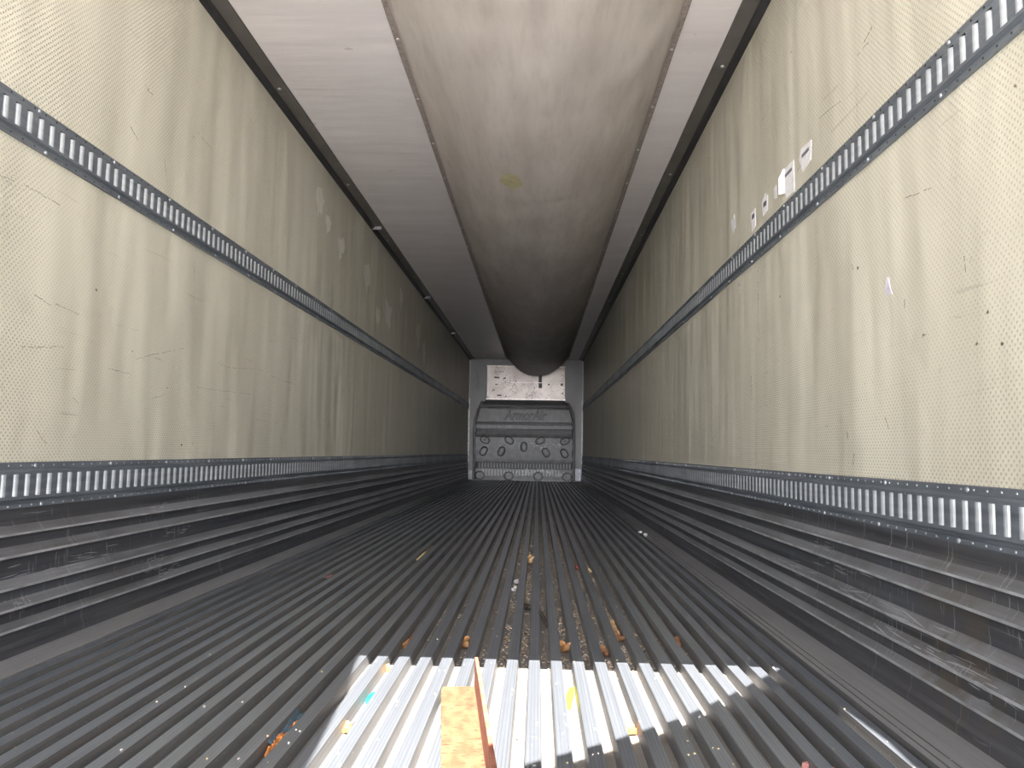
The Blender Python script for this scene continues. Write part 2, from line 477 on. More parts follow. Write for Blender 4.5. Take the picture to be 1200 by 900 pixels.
# ------------------------------------------------------------------ slotted cargo rails
def cargo_rail(X, s, zc, label, low=False, wob=None):
    """pressed steel rail: two flanges, proud centre web, vertical slots with rolled-in lips"""
    root = empty('cargo_rail', (X, YD, zc))
    tag(root, label, 'rail')
    P = .0508
    N = int((YF - .03 - YD) / P)
    h, hw = .062, .032
    zt, zb = .066, -.066
    f, w = .004, .015                                # depth of flange, depth of web face
    m = MB()
    D = (lambda y: dip(y)) if low else (lambda y: 0)
    def pt(y, dd, z): return (X + s * dd, y, zc + z + D(y))
    y0, y1 = YD, YD + N * P
    pr_top = [(0, zt), (f, zt - .001), (f, .045), (w, .040), (w, hw)]
    pr_bot = [(w, -hw), (w, -.040), (f + .001, -.046), (f + .001, -.052), (.010, -.053), (.010, -.0655), (0, -.066)]
    ys2 = [y0 + (y1 - y0) * i / 60 for i in range(61)]
    for pr in (pr_top, pr_bot):
        m.grid(lambda i, j: pt(ys2[j], pr[i][0], pr[i][1]), len(pr), 61)
    # back of the channel
    m.grid(lambda i, j: pt(ys2[j], .0015, (-.045, .045)[i]), 2, 61, 2)
    # one slot module: face strip, far lip (towards the front wall) rolling in, near lip
    for k in range(N):
        a = y0 + k * P
        L = [(0, w), (.0125, w), (.0150, w - .0012), (.0165, w - .0045), (.0168, w - .0075)]   # near side rolls in
        R = [(.0240, .0040), (.0255, .0085), (.0285, w - .0030), (.0330, w - .0008), (.0375, w), (P, w)]  # far lip, long gentle roll
        for pr, lit in ((L, 9), (R, 4)):
            for i in range(len(pr) - 1):
                mi = 0
                if pr is R and i < 3: mi = 1  # door light caught by the far lips, painted as brighter zinc
                if pr is R and i == 3: mi = 3
                if pr is L and i in (1, 2): mi = 3
                if pr is L and i >= 1: mi = 0
                q0, q1 = pr[i], pr[i + 1]
                m.face([pt(a + q0[0], q0[1], -hw), pt(a + q1[0], q1[1], -hw), pt(a + q1[0], q1[1], hw), pt(a + q0[0], q0[1], hw)], mi)
    m.build('web', [M_RAIL, M_TAB, M_DARKSTEEL, M_RAIL_L], root).location = (-X, -YD, -zc)
    # bright pressed dimples along both flanges, one per slot pitch
    m = MB()
    for k in range(N):
        y = y0 + k * P + .008
        if y > 9: break
        for z, dd in ((.056, f), (-.059, .010)):
            r = .0022
            m.box((X + s * dd - .0012, y - r, zc + z - r + D(y)), (X + s * dd + .0012, y + r, zc + z + r + D(y)))
    o = m.build('dimples', M_DARKSTEEL if not low else M_TAB, root); o.location = (-X, -YD, -zc); tag(o, kind='stuff')
    y = y0 + .55 + random.uniform(0, .2)
    k = 0
    while y < 14:
        for z, dd in ((.0555, f), (-.0595, .0105)):
            o = screw(root, (X + s * dd, y + (0 if z > 0 else .03), zc + z + D(y)), (s, 0, 0), .0062, .0035, M_RAIL_L, 'rivet')
            o.location = (-X, -YD, -zc)
        y += .406; k += 1
    return root
cargo_rail(XL, 1, 1.525, 'slotted steel cargo rail running at mid-height along the left wall')
cargo_rail(XR, -1, 1.525, 'slotted steel cargo rail running at mid-height along the right wall')
cargo_rail(XL, 1, .478, 'slotted steel cargo rail low on the left wall above the ribbed kick plate', True)
cargo_rail(XR, -1, .478, 'slotted steel cargo rail low on the right wall above the ribbed kick plate', True)

# ------------------------------------------------------------------ air chute
ac = tag(empty('air_chute', (-.04, 1.2, HC)), 'long sagging stained fabric air chute hung along the ceiling', 'air duct')
EX0, EX1 = -.688, .610
def fab(u, y):                                        # u 0..1 across
    t = 2 * u - 1
    tt = min(1, max(0, (y - 2) / 12))
    sag = .27 + .12 * tt
    z = HC - .012 - sag * (1 - abs(t) ** 2.3)
    x = EX0 + (EX1 - EX0) * u
    e = math.exp(-((1 - abs(t)) / .22) ** 2)
    z += .024 * e * (1 - e) * 4 * smooth_noise(y * 3.0 + t * 3, t * 4, 3) + .010 * smooth_noise(y * 1.1, x * 2.2, 9) * (1 - abs(t))
    z += .006 * smooth_noise(y * 5, x * 3, 4) * (1 - abs(t) ** 4)
    return (x, y, z)
m = MB(); NU, NV = 49, 200; Y0, Y1 = 1.2, 15.95
m.grid(lambda i, j: fab(i / (NU - 1), Y0 + (Y1 - Y0) * j / (NV - 1)), NU, NV)
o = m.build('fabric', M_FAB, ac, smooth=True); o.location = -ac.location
sm = o.modifiers.new('thickness', 'SOLIDIFY'); sm.thickness = .003; sm.offset = 1
m = MB()
m.grid(lambda i, j: tuple(Vector(fab(.385 + .055 * i / 4 * math.cos(j * .5236) * (1 + .3 * math.sin(j * 2.6)), 4.62 + .13 * i / 4 * math.sin(j * .5236))) - Vector((0, 0, .0012))), 5, 13)
o = m.build('stain', simple('yellow_stain', (.50, .46, .27), .6, 0, .15, 20), ac, smooth=True); o.location = -ac.location
# closed far end
m = MB()
m.grid(lambda i, j: (fab(i / 30, Y1)[0], Y1 + .002 + (.12 if j == 0 else 0), HC - .014 if j == 0 else fab(i / 30, Y1)[2]), 31, 2)
o = m.build('end_flap', simple('black_end_flap', (.05, .04, .038), .7), ac); o.location = -ac.location
for x0, s in ((EX0, -1), (EX1, 1)):
    m = MB(); a, b = sorted((x0 - s * .012, x0 + s * .024))
    ysb = [Y0 + (Y1 - Y0) * i / 60 for i in range(61)]
    pr = [(a, HC + .004), (a, HC - .013), (a + .004, HC - .017), (b - .004, HC - .017), (b, HC - .013), (b, HC + .004)]
    m.grid(lambda i, j: (pr[i][0] + .003 * smooth_noise(ysb[j] * 2, x0, 1), ysb[j], pr[i][1]), len(pr), 61)
    h = m.build('hem_strip', M_BATTEN, ac); h.location = -ac.location
    y = 2.86 if s < 0 else 2.95
    while y < 15.5:
        q = screw(h, ((a + b) / 2, y, HC - .017), (0, 0, -1), .010, .005)
        y += .62

# ------------------------------------------------------------------ front end: return-air bulkhead, evaporator panel
BY = 16.22
bh = tag(empty('bulkhead_panel', (-.29, BY, -.045)), 'grey moulded return-air bulkhead panel with arched shoulders at the far end', 'panel')
def atb(o): o.location = -bh.location; return o
def bx(z):
    """left and right edge of the panel at height z"""
    if z < 1.1: t = 0
    else: t = (z - 1.1) / .57
    t = min(1, max(0, t))
    return (-1.305 + .205 * t ** 2.2, .725 - .185 * t ** 2.2)
rows = [(-.05, .02), (.02, .02), (.03, 0), (.20, 0), (.208, .02), (.325, .02), (.333, 0), (.40, -.012), (.62, -.03), (.86, -.03), (.90, .0), (.93, .012), (.96, .018), (1.02, .018), (1.05, .0), (1.12, 0), (1.135, .014), (1.17, .014), (1.19, 0),
        (1.46, .01), (1.50, .03), (1.515, -.01), (1.545, -.01), (1.555, .03), (1.652, .07)]
m = MB(); NX = 2
m.grid(lambda i, j: (bx(rows[j][0])[0] + (bx(rows[j][0])[1] - bx(rows[j][0])[0]) * i, BY + rows[j][1], rows[j][0]), 2, len(rows),
       lambda i, j: 1 if (rows[j][0], rows[j + 1][0]) == (.208, .325) else (2 if rows[j + 1][0] in (1.545, 1.652) or (rows[j][0], rows[j + 1][0]) in ((.96, 1.02), (1.135, 1.17)) else 0))
for side in (0, 1):
    m.grid(lambda i, j: (bx(rows[j][0])[side], 16.49 if i else BY + rows[j][1], rows[j][0]), 2, len(rows))
m.face([(bx(1.652)[0], BY + .07, 1.652), (bx(1.652)[1], BY + .07, 1.652), (bx(1.652)[1], 16.34, 1.652), (bx(1.652)[0], 16.34, 1.652)])
atb(m.build('panel_body', [M_PLASTIC, M_PLASTIC_D, M_PLASTIC_M], bh))
for side in (0, 1):                                   # raised arched border and its dark seam
    s = (-1, 1)[side]
    path = [(bx(z)[side] + s * .0, BY + .02, z) for z in [-.04 + .05 * i for i in range(34)]]
    m = MB(); m.tube([(p[0] + s * .035, p[1] + .03, p[2]) for p in path], .030, 8)
    atb(m.build('border', M_PLASTIC, bh, smooth=True))
    m = MB(); m.tube([(p[0] + .010 * math.sin(p[2] * 26), p[1] - .005, p[2]) for p in path], .010, 6)
    atb(m.build('seam', M_BLACK, bh))
def oval(x, z, ang, a=.088, b=.058, hole=False, name='oval_boss', hatch=False):
    m = MB(); seg = 28; ca, sa = math.cos(ang), math.sin(ang)
    def q(u, k, dy):
        w = 2 * math.pi * k / seg
        ex, ez = a * u * math.copysign(abs(math.cos(w)) ** .8, math.cos(w)), b * u * math.copysign(abs(math.sin(w)) ** .8, math.sin(w))
        return (x + ex * ca - ez * sa, BY - .03 + dy, z + ex * sa + ez * ca)
    rings = [(1.0, .0), (.98, -.022), (.82, -.030), (.001, -.030)]
    m.grid(lambda i, j: q(rings[i][0], j, rings[i][1]), 4, seg + 1)
    o = atb(m.build(name, M_PLASTIC, bh))
    m = MB(); m.tube([q(1.07, k, -.004) for k in range(seg)], .0135, 6, closed=True)
    r = m.build('rim', M_BLACK, o)
    m = MB(); m.tube([q(.62, k, -.030) for k in range(seg)], .004, 5, closed=True)
    if hatch:
        m.build('inner_ring', M_PLASTIC_D, o)
    if hole:
        screw(o, (x, BY - .060, z), (0, -1, 0), .016, .004, M_TRIM2, 'bolt')
    return o
R = math.radians
for x, z, an, ho, ha in ((-1.11, .80, R(-25), 1, 0), (-.60, .80, R(-35), 0, 0), (.05, .80, R(25), 0, 1), (.57, .80, R(22), 1, 0), (-.29, .67, R(88), 0, 1),
                         (-1.135, .565, R(60), 0, 0), (-.76, .565, R(68), 0, 1), (.175, .555, R(-60), 0, 1), (.56, .545, R(-55), 0, 0)):
    oval(x, z, an, hole=ho, hatch=ha)
m = MB()                                              # air return grille: teeth in front of a dark gap
for i in range(31):
    x = -1.24 + i * .0635
    m.box((x, BY - .004, .212), (x + .03, BY + .022, .322))
atb(m.build('grille', M_PLASTIC, bh))
m = MB()
for i in range(26):
    x = -1.15 + i * .0635
    m.box((x, BY - .010, .06), (x + .024, BY + .002, .195))
atb(m.build('lower_grille', M_PLASTIC_L, bh))
for x in (-1.21, -.60, .02, .62):
    m = MB(); seg = 24
    rg = [(1, 0), (.95, -.028), (.75, -.036), (.001, -.036)]
    m.grid(lambda i, j: (x + .095 * rg[i][0] * math.cos(2 * math.pi * j / seg), BY + .004 + rg[i][1], .055 + .082 * rg[i][0] * math.sin(2 * math.pi * j / seg)), 4, seg + 1)
    o = atb(m.build('foot_boss', M_PLASTIC, bh))
    m = MB(); m.tube([(x + .098 * math.cos(2 * math.pi * j / seg), BY - .012, .055 + .085 * math.sin(2 * math.pi * j / seg)) for j in range(seg)], .008, 6, closed=True)
    m.build('rim', M_BLACK, o)
m = MB()                                              # scuffs on the panel
for i in range(46):
    x = random.gauss(.1, .28); z = random.gauss(.70, .035)
    x = max(-.5, min(.45, x))
    w, h = random.uniform(.01, .05), random.uniform(.004, .014)
    m.box((x, BY - .0315, z), (x + w, BY - .029, z + h))
for i in range(40):
    x = random.uniform(-.45, .6); z = random.uniform(.06, .19)
    m.box((x, BY - .012, z), (x + random.uniform(.008, .02), BY - .0095, z + random.uniform(.02, .05)))
atb(tag(m.build('scuffs', simple('scuff_white', (.62, .62, .66), .5), bh), kind='stuff'))
# moulded lettering
cu = bpy.data.curves.new('lettering', 'FONT'); cu.body = 'ArmorAir'; cu.size = .30; cu.extrude = .010; cu.shear = .28
cu.align_x = 'CENTER'; cu.align_y = 'CENTER'; cu.bevel_depth = .003; cu.offset = .004
tmp = bpy.data.objects.new('lettering', cu); COL.objects.link(tmp)
dg = bpy.context.evaluated_depsgraph_get()
me = bpy.data.meshes.new_from_object(tmp.evaluated_get(dg))
wd = max(v.co.x for v in me.vertices) - min(v.co.x for v in me.vertices)
bpy.data.objects.remove(tmp)
sx_ = .90 / wd
for v in me.vertices: v.co = Vector((v.co.x * sx_ - .275, BY - .001 - v.co.z, v.co.y + 1.325))
me.materials.clear(); me.materials.append(simple('lettering_grey', (.05, .05, .053), .4))
lt = bpy.data.objects.new('lettering', me); COL.objects.link(lt); lt.parent = bh; lt.location = -bh.location

ev = tag(empty('evaporator_panel', (-.27, 16.40, 1.69)), 'worn stainless evaporator outlet panel above the grey bulkhead, half hidden by chute', 'panel')
def ate(o): o.location = -ev.location; return o
n = NT('worn_stainless', .38, .55)
c_ = n.mix(n.ramp(n.noise(2.5, 5), .3, .7), (.36, .315, .30), (.56, .51, .485))
spk = n.math('MULTIPLY', n.ramp(n.noise(30, 4, (1, 1, 1.6)), .56, .62), n.ramp(n.noise(2.6, 2, (1.3, 1, 1)), .44, .56))
c_ = n.mix(n.math('MULTIPLY', spk, .9), c_, (.05, .04, .04)); n.col(c_)
m = MB()
m.box((-1.10, 16.36, 1.675), (.56, 16.49, 2.385)); ate(m.build('sheet', n.mat, ev))
m = MB(); m.box((-1.115, 16.342, 1.664), (.575, 16.36, 1.692)); m.box((-1.11, 16.345, 2.375), (.57, 16.36, 2.395)); ate(m.build('lip', simple('bright_lip', (.62, .56, .55), .35, .5), ev))
m = MB(); m.box((.0, 16.352, 1.925), (.075, 16.361, 2.03)); m.box((.0, 16.352, 2.045), (.07, 16.361, 2.2)); ate(m.build('access_hole', M_TRIM2, ev))
m = MB(); m.box((-.70, 16.353, 2.036), (-.02, 16.3605, 2.044)); m.box((.005, 16.345, 2.032), (.07, 16.3605, 2.043)); ate(m.build('seam_strip', simple('pale_seam', (.7, .65, .63), .4, .4), ev))
m = MB()
for x, z, w, h in ((-.95, 2.12, .11, .035), (-.76, 2.11, .06, .03), (-.93, 1.98, .06, .02), (-.88, 1.74, .09, .03), (-.98, 1.86, .05, .02), (-.72, 1.72, .05, .02), (-.5, 2.04, .03, .03), (.2, 1.99, .035, .03), (.47, 1.98, .05, .05), (.5, 1.80, .03, .03)):
    M_ = Matrix.Translation((x + w / 2, 16.356, z + h / 2)) @ Matrix.Rotation(random.uniform(-.6, .6), 4, 'Y')
    m.box((-w / 2, 0, -h / 2), (w / 2, .0045, h / 2), M=M_)
ate(tag(m.build('dark_scratches', M_TRIM2, ev), kind='stuff'))

for name, X, s in (('trim_3', XL, 1), ('trim_4', XR, -1)):   # upright corner trims at the front wall
    m = MB(); a, b = sorted((X, X + s * .022))
    m.box((a, YF - .022, -.05), (b, YF, HC - .02), 0)
    for k in range(6):
        z = .30 + k * .235
        a2, b2 = sorted((X + s * .004, X + s * .026))
        m.box((a2, YF - .026, z), (b2, YF - .0205, z + .215), 1)
    tag(m.build(name, [M_PLASTIC_L, simple('bright_corner_' + name, (.8, .8, .78), .3)]), kind='structure')
for x0, x1, lab in ((.80, .925, 'small worn bright patch plate at the right foot of the front wall'), (-1.465, -1.39, 'narrow worn patch plate at the left foot of the front wall')):
    m = MB(); m.box((x0, YF - .012, -.03), (x1, YF, .22 if x0 > 0 else .15))
    m.box((x0 + .02, YF - .018, .0), (x0 + .045, YF - .012, .12))
    tag(m.build('patch_plate', M_PLASTIC_L if x0 < 0 else simple('worn_white_plate', (.66, .68, .78), .4, 0, .35, 25)), lab, 'plate')

# ------------------------------------------------------------------ marks on the walls (dirt, scuffs, old adhesive)
marksL = [[(2.76, 1.938), (2.806, 1.936)], [(3.225, 1.395), (3.245, 1.155)], [(2.159, 0.875), (2.357, 0.901)], [(2.796, 0.916), (2.92, 0.947), (3.167, 1.003)], [(3.497, 0.983), (3.667, 0.974), (4.041, 1.009), (4.342, 0.986), (4.739, 0.975)], [(2.614, 0.858), (2.773, 0.856)], [(3.307, 0.852), (3.484, 0.855), (3.961, 0.866)], [(3.491, 0.8), (3.524, 0.604)], [(2.3, 1.029), (2.422, 1.016)], [(2.198, 1.035), (2.281, 1.018)], [(2.927, 0.775), (3.04, 0.803)], [(4.119, 0.701), (4.14, 0.637)], [(2.021, 1.335), (2.146, 1.342), (2.288, 1.337)], [(2.576, 0.545), (2.641, 0.523)], [(2.659, 1.75), (2.716, 1.719)], [(3.228, 2.008), (3.245, 1.938)], [(3.192, 1.954), (3.353, 1.942)], [(2.918, 1.733), (2.95, 1.64)], [(2.241, 0.645), (2.306, 0.595)], [(4.947, 0.753), (4.974, 0.699)], [(2.419, 0.746), (2.453, 0.729)]]
dotsL = [(2.512, 1.117), (2.763, 0.94), (3.657, 1.14), (3.045, 0.827), (3.108, 0.601), (3.199, 0.598), (3.302, 0.606), (3.154, 1.919), (2.766, 1.944), (5.263, 1.825), (4.286, 1.196), (5.3, 0.795)]
marksR = [[(2.187, 1.86), (2.247, 1.841)], [(2.212, 1.826), (2.298, 1.827)], [(2.428, 1.745), (2.616, 1.771)], [(1.826, 1.257), (2.018, 1.285)], [(2.163, 0.713), (2.139, 0.674)], [(2.424, 0.679), (2.418, 0.652)], [(3.375, 1.418), (3.373, 1.094)], [(2.747, 1.694), (2.84, 1.665)], [(2.032, 1.018), (2.034, 0.991)], [(3.498, 0.975), (3.488, 0.839)], [(1.948, 0.903), (1.922, 0.91)], [(2.367, 1.191), (2.355, 1.172)], [(2.869, 2.165), (2.909, 2.163)], [(2.081, 1.492), (2.135, 1.465)], [(2.385, 0.575), (2.377, 0.61)], [(1.745, 1.059), (1.74, 1.022)]]
dotsR = [(1.706, 0.854), (2.323, 1.172), (3.07, 1.234), (1.614, 0.841), (1.661, 0.916), (1.939, 0.908), (1.539, 1.36), (4.35, 2.303)]
def wall_marks(X, s, marks, dots, parent):
    m = MB()
    def onw(poly):
        xs = [wallx(X, s, p[0], p[1]) + s * .0007 for p in poly]
        m.face([(x, p[0], p[1]) for x, p in zip(xs, poly)])
        for i in range(len(poly)):
            p, q, xp, xq = poly[i], poly[(i + 1) % len(poly)], xs[i], xs[(i + 1) % len(poly)]
            m.face([(xp, *p), (xq, *q), (xq - s * .002, *q), (xp - s * .002, *p)])
    for pl in marks:
        for (y0, z0), (y1, z1) in zip(pl, pl[1:]):
            L_ = math.hypot(y1 - y0, z1 - z0); n_ = max(2, int(L_ / .018))
            for i in range(n_):
                if random.random() < .12: continue
                t0, t1 = i / n_, (i + random.uniform(.6, 1.05)) / n_
                w = random.uniform(.0004, .0011); j = random.uniform(-.002, .002)
                ya, za, yb, zb = y0 + (y1 - y0) * t0, z0 + (z1 - z0) * t0 + j, y0 + (y1 - y0) * t1, z0 + (z1 - z0) * t1 + j
                nn = Vector((-(zb - za), (yb - ya))).normalized() * w
                onw([(ya + nn.x, za + nn.y), (yb + nn.x, zb + nn.y), (yb - nn.x, zb - nn.y), (ya - nn.x, za - nn.y)])
    for y, z in dots:
        r = random.uniform(.0045, .0075)
        onw([(y + r * random.uniform(.6, 1.2) * math.cos(k * 1.047), z + r * random.uniform(.4, 1) * math.sin(k * 1.047)) for k in range(6)])
    return tag(m.build('scuff_marks', M_SCUFF, parent), kind='stuff')
wall_marks(XL, 1, marksL, dotsL, wl_)
wall_marks(XR, -1, marksR, dotsR, wr_)
m = MB()
for y, z, h in ((7.484, 1.90, 0.30), (6.506, 2.06, 0.24), (9.38, 1.98, 0.32), (5.625, 2.10, 0.20), (5.259, 2.167, 0.15), (8.146, 2.22, 0.22), (5.045, 2.25, 0.2), (7.0, 1.80, .2), (9.9, 1.85, .3)):
    poly = []
    for k in range(14):
        w = 2 * math.pi * k / 14
        rr = 1 + .9 * smooth_noise(math.cos(w) * 2.2, math.sin(w) * 2.2, y)
        poly.append((y + h * .42 * rr * math.cos(w) * (1 + .5 * math.sin(w)), z + h * .5 * rr * math.sin(w)))
    
    cx_ = [(wallx(XL, 1, p[0], p[1]) + .0009, *p) for p in poly]
    c0 = (wallx(XL, 1, y, z) + .0011, y, z)
    for i in range(14): m.face([c0, cx_[i], cx_[(i + 1) % 14]])
m.build('adhesive_residue', M_PALE, wl_)

# paper stickers left on the right wall
def sticker(poly, lab, ink=None, curl=0, mat=None, name='paper_sticker'):
    c = Vector((sum(p[0] for p in poly) / len(poly), sum(p[1] for p in poly) / len(poly)))
    WX = wallx(XR, -1, c.x, c.y) - .0006
    m = MB(); m.prism([(p[0], p[1]) for p in poly], 'x', WX - .0009, WX + .002)
    if ink:
        ym, zm, w, h = ink
        r = bpy
    o = m.build(name, mat or M_PAPER)
    tag(o, lab, 'sticker')
    if name == 'paper_sticker': o['group'] = 'torn paper stickers on the right wall'
    if ink:
        y0, z0, w, h = ink
        k = MB(); k.box((WX - .0012, y0, z0), (WX - .0008, y0 + w, z0 + h)); k.build('printed_bar', M_INK, o)
    if curl:
        k = MB()
        k.grid(lambda i, j: (WX - .001 - .02 * (i / 5) ** 1.5, curl[0] + .016 * i / 5, curl[1] + (curl[2] - curl[1]) * (j if i < 3 else (j * (1 - (i - 2) * .12) + .0))), 6, 2)
        k.build('curled_edge', M_PAPER, o)
    return o
sticker([(2.70, 1.655), (2.78, 1.64), (2.82, 1.70), (2.80, 1.735), (2.69, 1.725)], 'torn paper sticker nearest the camera above the right-hand cargo rail', (2.715, 1.695, .075, .014))
sticker([(2.875, 1.60), (2.97, 1.605), (3.0, 1.66), (3.01, 1.73), (2.88, 1.725)], 'largest torn paper sticker on the right wall, its edge curling off', (2.90, 1.69, .085, .014), (2.985, 1.63, 1.73))
sticker([(3.09, 1.645), (3.12, 1.65), (3.135, 1.70), (3.10, 1.705)], 'crumpled scrap of paper stuck on the right wall beside the largest sticker', None)
sticker([(3.22, 1.635), (3.29, 1.63), (3.30, 1.70), (3.25, 1.72), (3.215, 1.70)], 'small printed sticker in the middle of the row above the right-hand rail', (3.235, 1.665, .045, .022))
sticker([(3.40, 1.625), (3.455, 1.61), (3.475, 1.70), (3.405, 1.705)], 'small printed sticker second from the far end of the sticker row', (3.415, 1.665, .042, .022))
sticker([(3.74, 1.72), (3.80, 1.70), (3.83, 1.77), (3.77, 1.79)], 'blank square sticker at the far end of the sticker row on the right wall')
sticker([(2.10, 1.045), (2.135, 1.05), (2.145, 1.07), (2.13, 1.10), (2.12, 1.095), (2.115, 1.07)], 'lilac smear of adhesive below the rail on the right wall', None, 0, M_LILAC, 'adhesive_smear')
sticker([(3.67, 1.405), (3.71, 1.38), (3.745, 1.40), (3.73, 1.43), (3.69, 1.425)], 'grey torn tag stuck below the rail on the right wall', None, 0, simple('grey_tag', (.45, .43, .38), .6, 0, .3, 90), 'torn_tag')

# ------------------------------------------------------------------ things on the floor
GB = -.031
def gx(k): return (k + .5) * PITCH                    # centre of a groove
def gz(y): return GB + dip(y)

def shard(name, loc, size, mat, label, cat, rz=0, tilt=0, group=None, seed=0, bend=.2):
    """irregular split flake: a subdivided slab with ragged ends"""
    rnd = random.Random(seed)
    w, l, h = size; n = 7
    m = MB(); T = []; Bm = []
    for i in range(n):
        t = i / (n - 1) - .5
        ww = w * (.5 - .22 * abs(2 * t) ** 2) * rnd.uniform(.75, 1.15)
        off = rnd.uniform(-.12, .12) * w
        zc = bend * h * 3 * (4 * t * t)
        T.append((off, t * l * rnd.uniform(.96, 1.05), ww, zc, h * rnd.uniform(.6, 1.1)))
    def P(i, j):
        off, y, ww, zc, hh = T[i]
        return [(off - ww, y, zc), (off + ww, y, zc), (off + ww * .7, y, zc + hh), (off - ww * .8, y, zc + hh * .85), (off - ww, y, zc)][j]
    m.grid(P, n, 5)
    m.face([P(0, j) for j in range(4)]); m.face([P(n - 1, j) for j in range(4)])
    o = m.build(name, mat, recalc=True)
    o.location = loc; o.rotation_euler = (tilt, 0, rz)
    return tag(o, label, cat, group)

def part_of(o, parent):
    for k in ('label', 'category', 'group'):
        if k in o: del o[k]
    o.parent = parent
    o.matrix_parent_inverse = parent.matrix_world.inverted()
    return o

# rusty angle iron
DIRV = Vector((.125, -1)).normalized()
ang = math.atan2(.125, 1)                             # turned a little across the ridges
A0 = Vector((-.150, 1.985))                           # far inner corner
ai = tag(empty('angle_iron', (A0.x, A0.y, .001)), 'short rusty steel angle iron lying across the sunlit floor ridges', 'angle iron')
ai.rotation_euler = (0, 0, ang)
def ragged(m, y0, y1, f, n, mi):
    m.grid(f, n, 2, mi)
LN = 1.15
m = MB()
N_ = 44
plate = []
for i in range(N_ + 1):
    y = -LN * i / N_
    e = .0012 * random.uniform(-1, 1)
    plate.append((y, -.083 + e + (.004 if i == 0 else 0)))
th = .008
m.grid(lambda i, j: [(plate[i][1], plate[i][0], 0), (plate[i][1], plate[i][0], th), (0, plate[i][0], th)][j], N_ + 1, 3)
m.grid(lambda i, j: [(0, plate[i][0], 0), (plate[i][1], plate[i][0], 0)][j], N_ + 1, 2)
m.face([(-.079, 0, 0), (0, 0, 0), (0, 0, th), (-.079, 0, th)]); m.face([(-.083, -LN, 0), (0, -LN, 0), (0, -LN, th), (-.083, -LN, th)])
m.build('flat_leg', M_RUST, ai)
m = MB()
top = [.077 + .0012 * random.uniform(-1, 1) for i in range(N_ + 1)]
yy_ = [plate[i][0] + (.014 if i == 0 else 0) for i in range(N_ + 1)]
m.grid(lambda i, j: [(0, plate[i][0], 0), (0, yy_[i], top[i]), (.008, yy_[i], top[i]), (.008, plate[i][0], 0), (0, plate[i][0], 0)][j], N_ + 1, 5)
m.face([(0, 0, 0), (.008, 0, 0), (.008, .014, top[0]), (0, .014, top[0])]); m.face([(0, -LN, 0), (.008, -LN, 0), (.008, -LN, top[-1]), (0, -LN, top[-1])])
m.build('upright_leg', M_RUST2, ai)

# rusty rod in a groove at the left
m = MB()
m.tube([(gx(-15) + .004 * math.sin(i * .9), 1.05 + .072 * i, gz(1.3) + .007) for i in range(11)], [.0065, .007, .0065, .007, .006, .0068, .006, .006, .005, .004, .003], 8)
tag(m.build('rusty_rod', M_RUST2, smooth=True), 'thin rusty rod lying in a floor groove at the left foreground', 'rod')

# bark, chips, leaves
sh = shard('wood_chunk', (gx(-1), 4.42, gz(4.4)), (.036, .13, .028), M_WOOD, 'pale chunk of split wood in a groove in mid floor', 'wood', .05, seed=3)
sp = shard('splinter', (gx(-1) + .004, 4.50, gz(4.5) + .022), (.02, .10, .014), M_WOOD, '', '', .2, .1, seed=8); bpy.context.view_layer.update(); part_of(sp, sh)
bk = shard('bark_strip', (gx(4), 2.80, gz(2.8) + .002), (.028, .19, .014), M_WOOD, 'long tan strip of bark in a groove right of centre', 'bark', -.02, seed=5)
bk2 = shard('bark_flake', (gx(4) + .002, 2.665, gz(2.66) + .003), (.036, .07, .018), M_BARK, 'curled brown bark flake at the near end of the long bark strip', 'bark', .5, seed=6)
shard('bark_flake', (gx(3), 2.485, gz(2.48)), (.028, .075, .014), M_BARK, 'brown bark flake just beyond the sunlit patch, right of centre', 'bark', .1, seed=7)
shard('bark_flake', (gx(7), 2.62, gz(2.6) + .002), (.026, .09, .014), M_BARK, 'reddish brown bark flake farthest right beyond the sunlit patch', 'bark', -.1, seed=9)
tw = MB(); tw.tube([(gx(-7) - .008, 2.50, gz(2.5) + .008), (gx(-7) + .003, 2.56, gz(2.5) + .014), (gx(-7) + .006, 2.66, gz(2.6) + .008), (gx(-7) + .01, 2.76, gz(2.7) + .006)], [.008, .006, .004, .002], 7)
tw = tag(tw.build('twig', M_BARK, smooth=True), 'curled brown twig in a groove behind the left end of the sunlit patch', 'twig')
sp = shard('dry_leaf', (gx(-7) - .004, 2.50, gz(2.5)), (.028, .05, .012), M_LEAF, 'small dry leaf resting against the curled brown twig', 'leaf', .3, seed=12)
shard('dry_leaf', (gx(-4), 2.53, gz(2.5)), (.028, .07, .018), M_LEAF, 'brown dry leaf in the groove behind the angle iron', 'leaf', .1, seed=13)
shard('dry_leaf', (gx(1), 2.51, gz(2.5)), (.034, .06, .022), M_LEAF, 'orange brown dry leaf in a groove behind the sunlit patch near centre', 'leaf', .4, seed=14)
shard('dry_leaf', (gx(3), 1.815, gz(1.8)), (.026, .045, .016), M_LEAF, 'orange brown dry leaf at the shadow edge inside the sunlit patch', 'leaf', .25, .2, seed=15)
shard('dry_leaf', (gx(-7), 2.235, gz(2.2)), (.024, .035, .012), M_YLEAF, 'tiny yellow dry leaf near the far edge of the sunlit patch', 'leaf', .6, seed=16)
for y, x, lab, sd_ in ((3.16, gx(-1), 'dark curled leaf in a groove beyond the sunlit patch', 17),):
    shard('dry_leaf', (x, y, gz(y)), (.03, .07, .018), M_DARKTWIG, lab, 'leaf', .2, seed=sd_)
m = MB(); m.tube([(.012, 3.02, gz(3) + .012), (.020, 2.95, gz(3) + .030), (.034, 2.88, gz(3) + .02), (.040, 2.82, gz(3) + .006)], [.003, .008, .007, .003], 7)
tag(m.build('twig', M_DARKTWIG, smooth=True), 'dark crooked twig in a centre groove beyond the sunlit patch', 'twig')
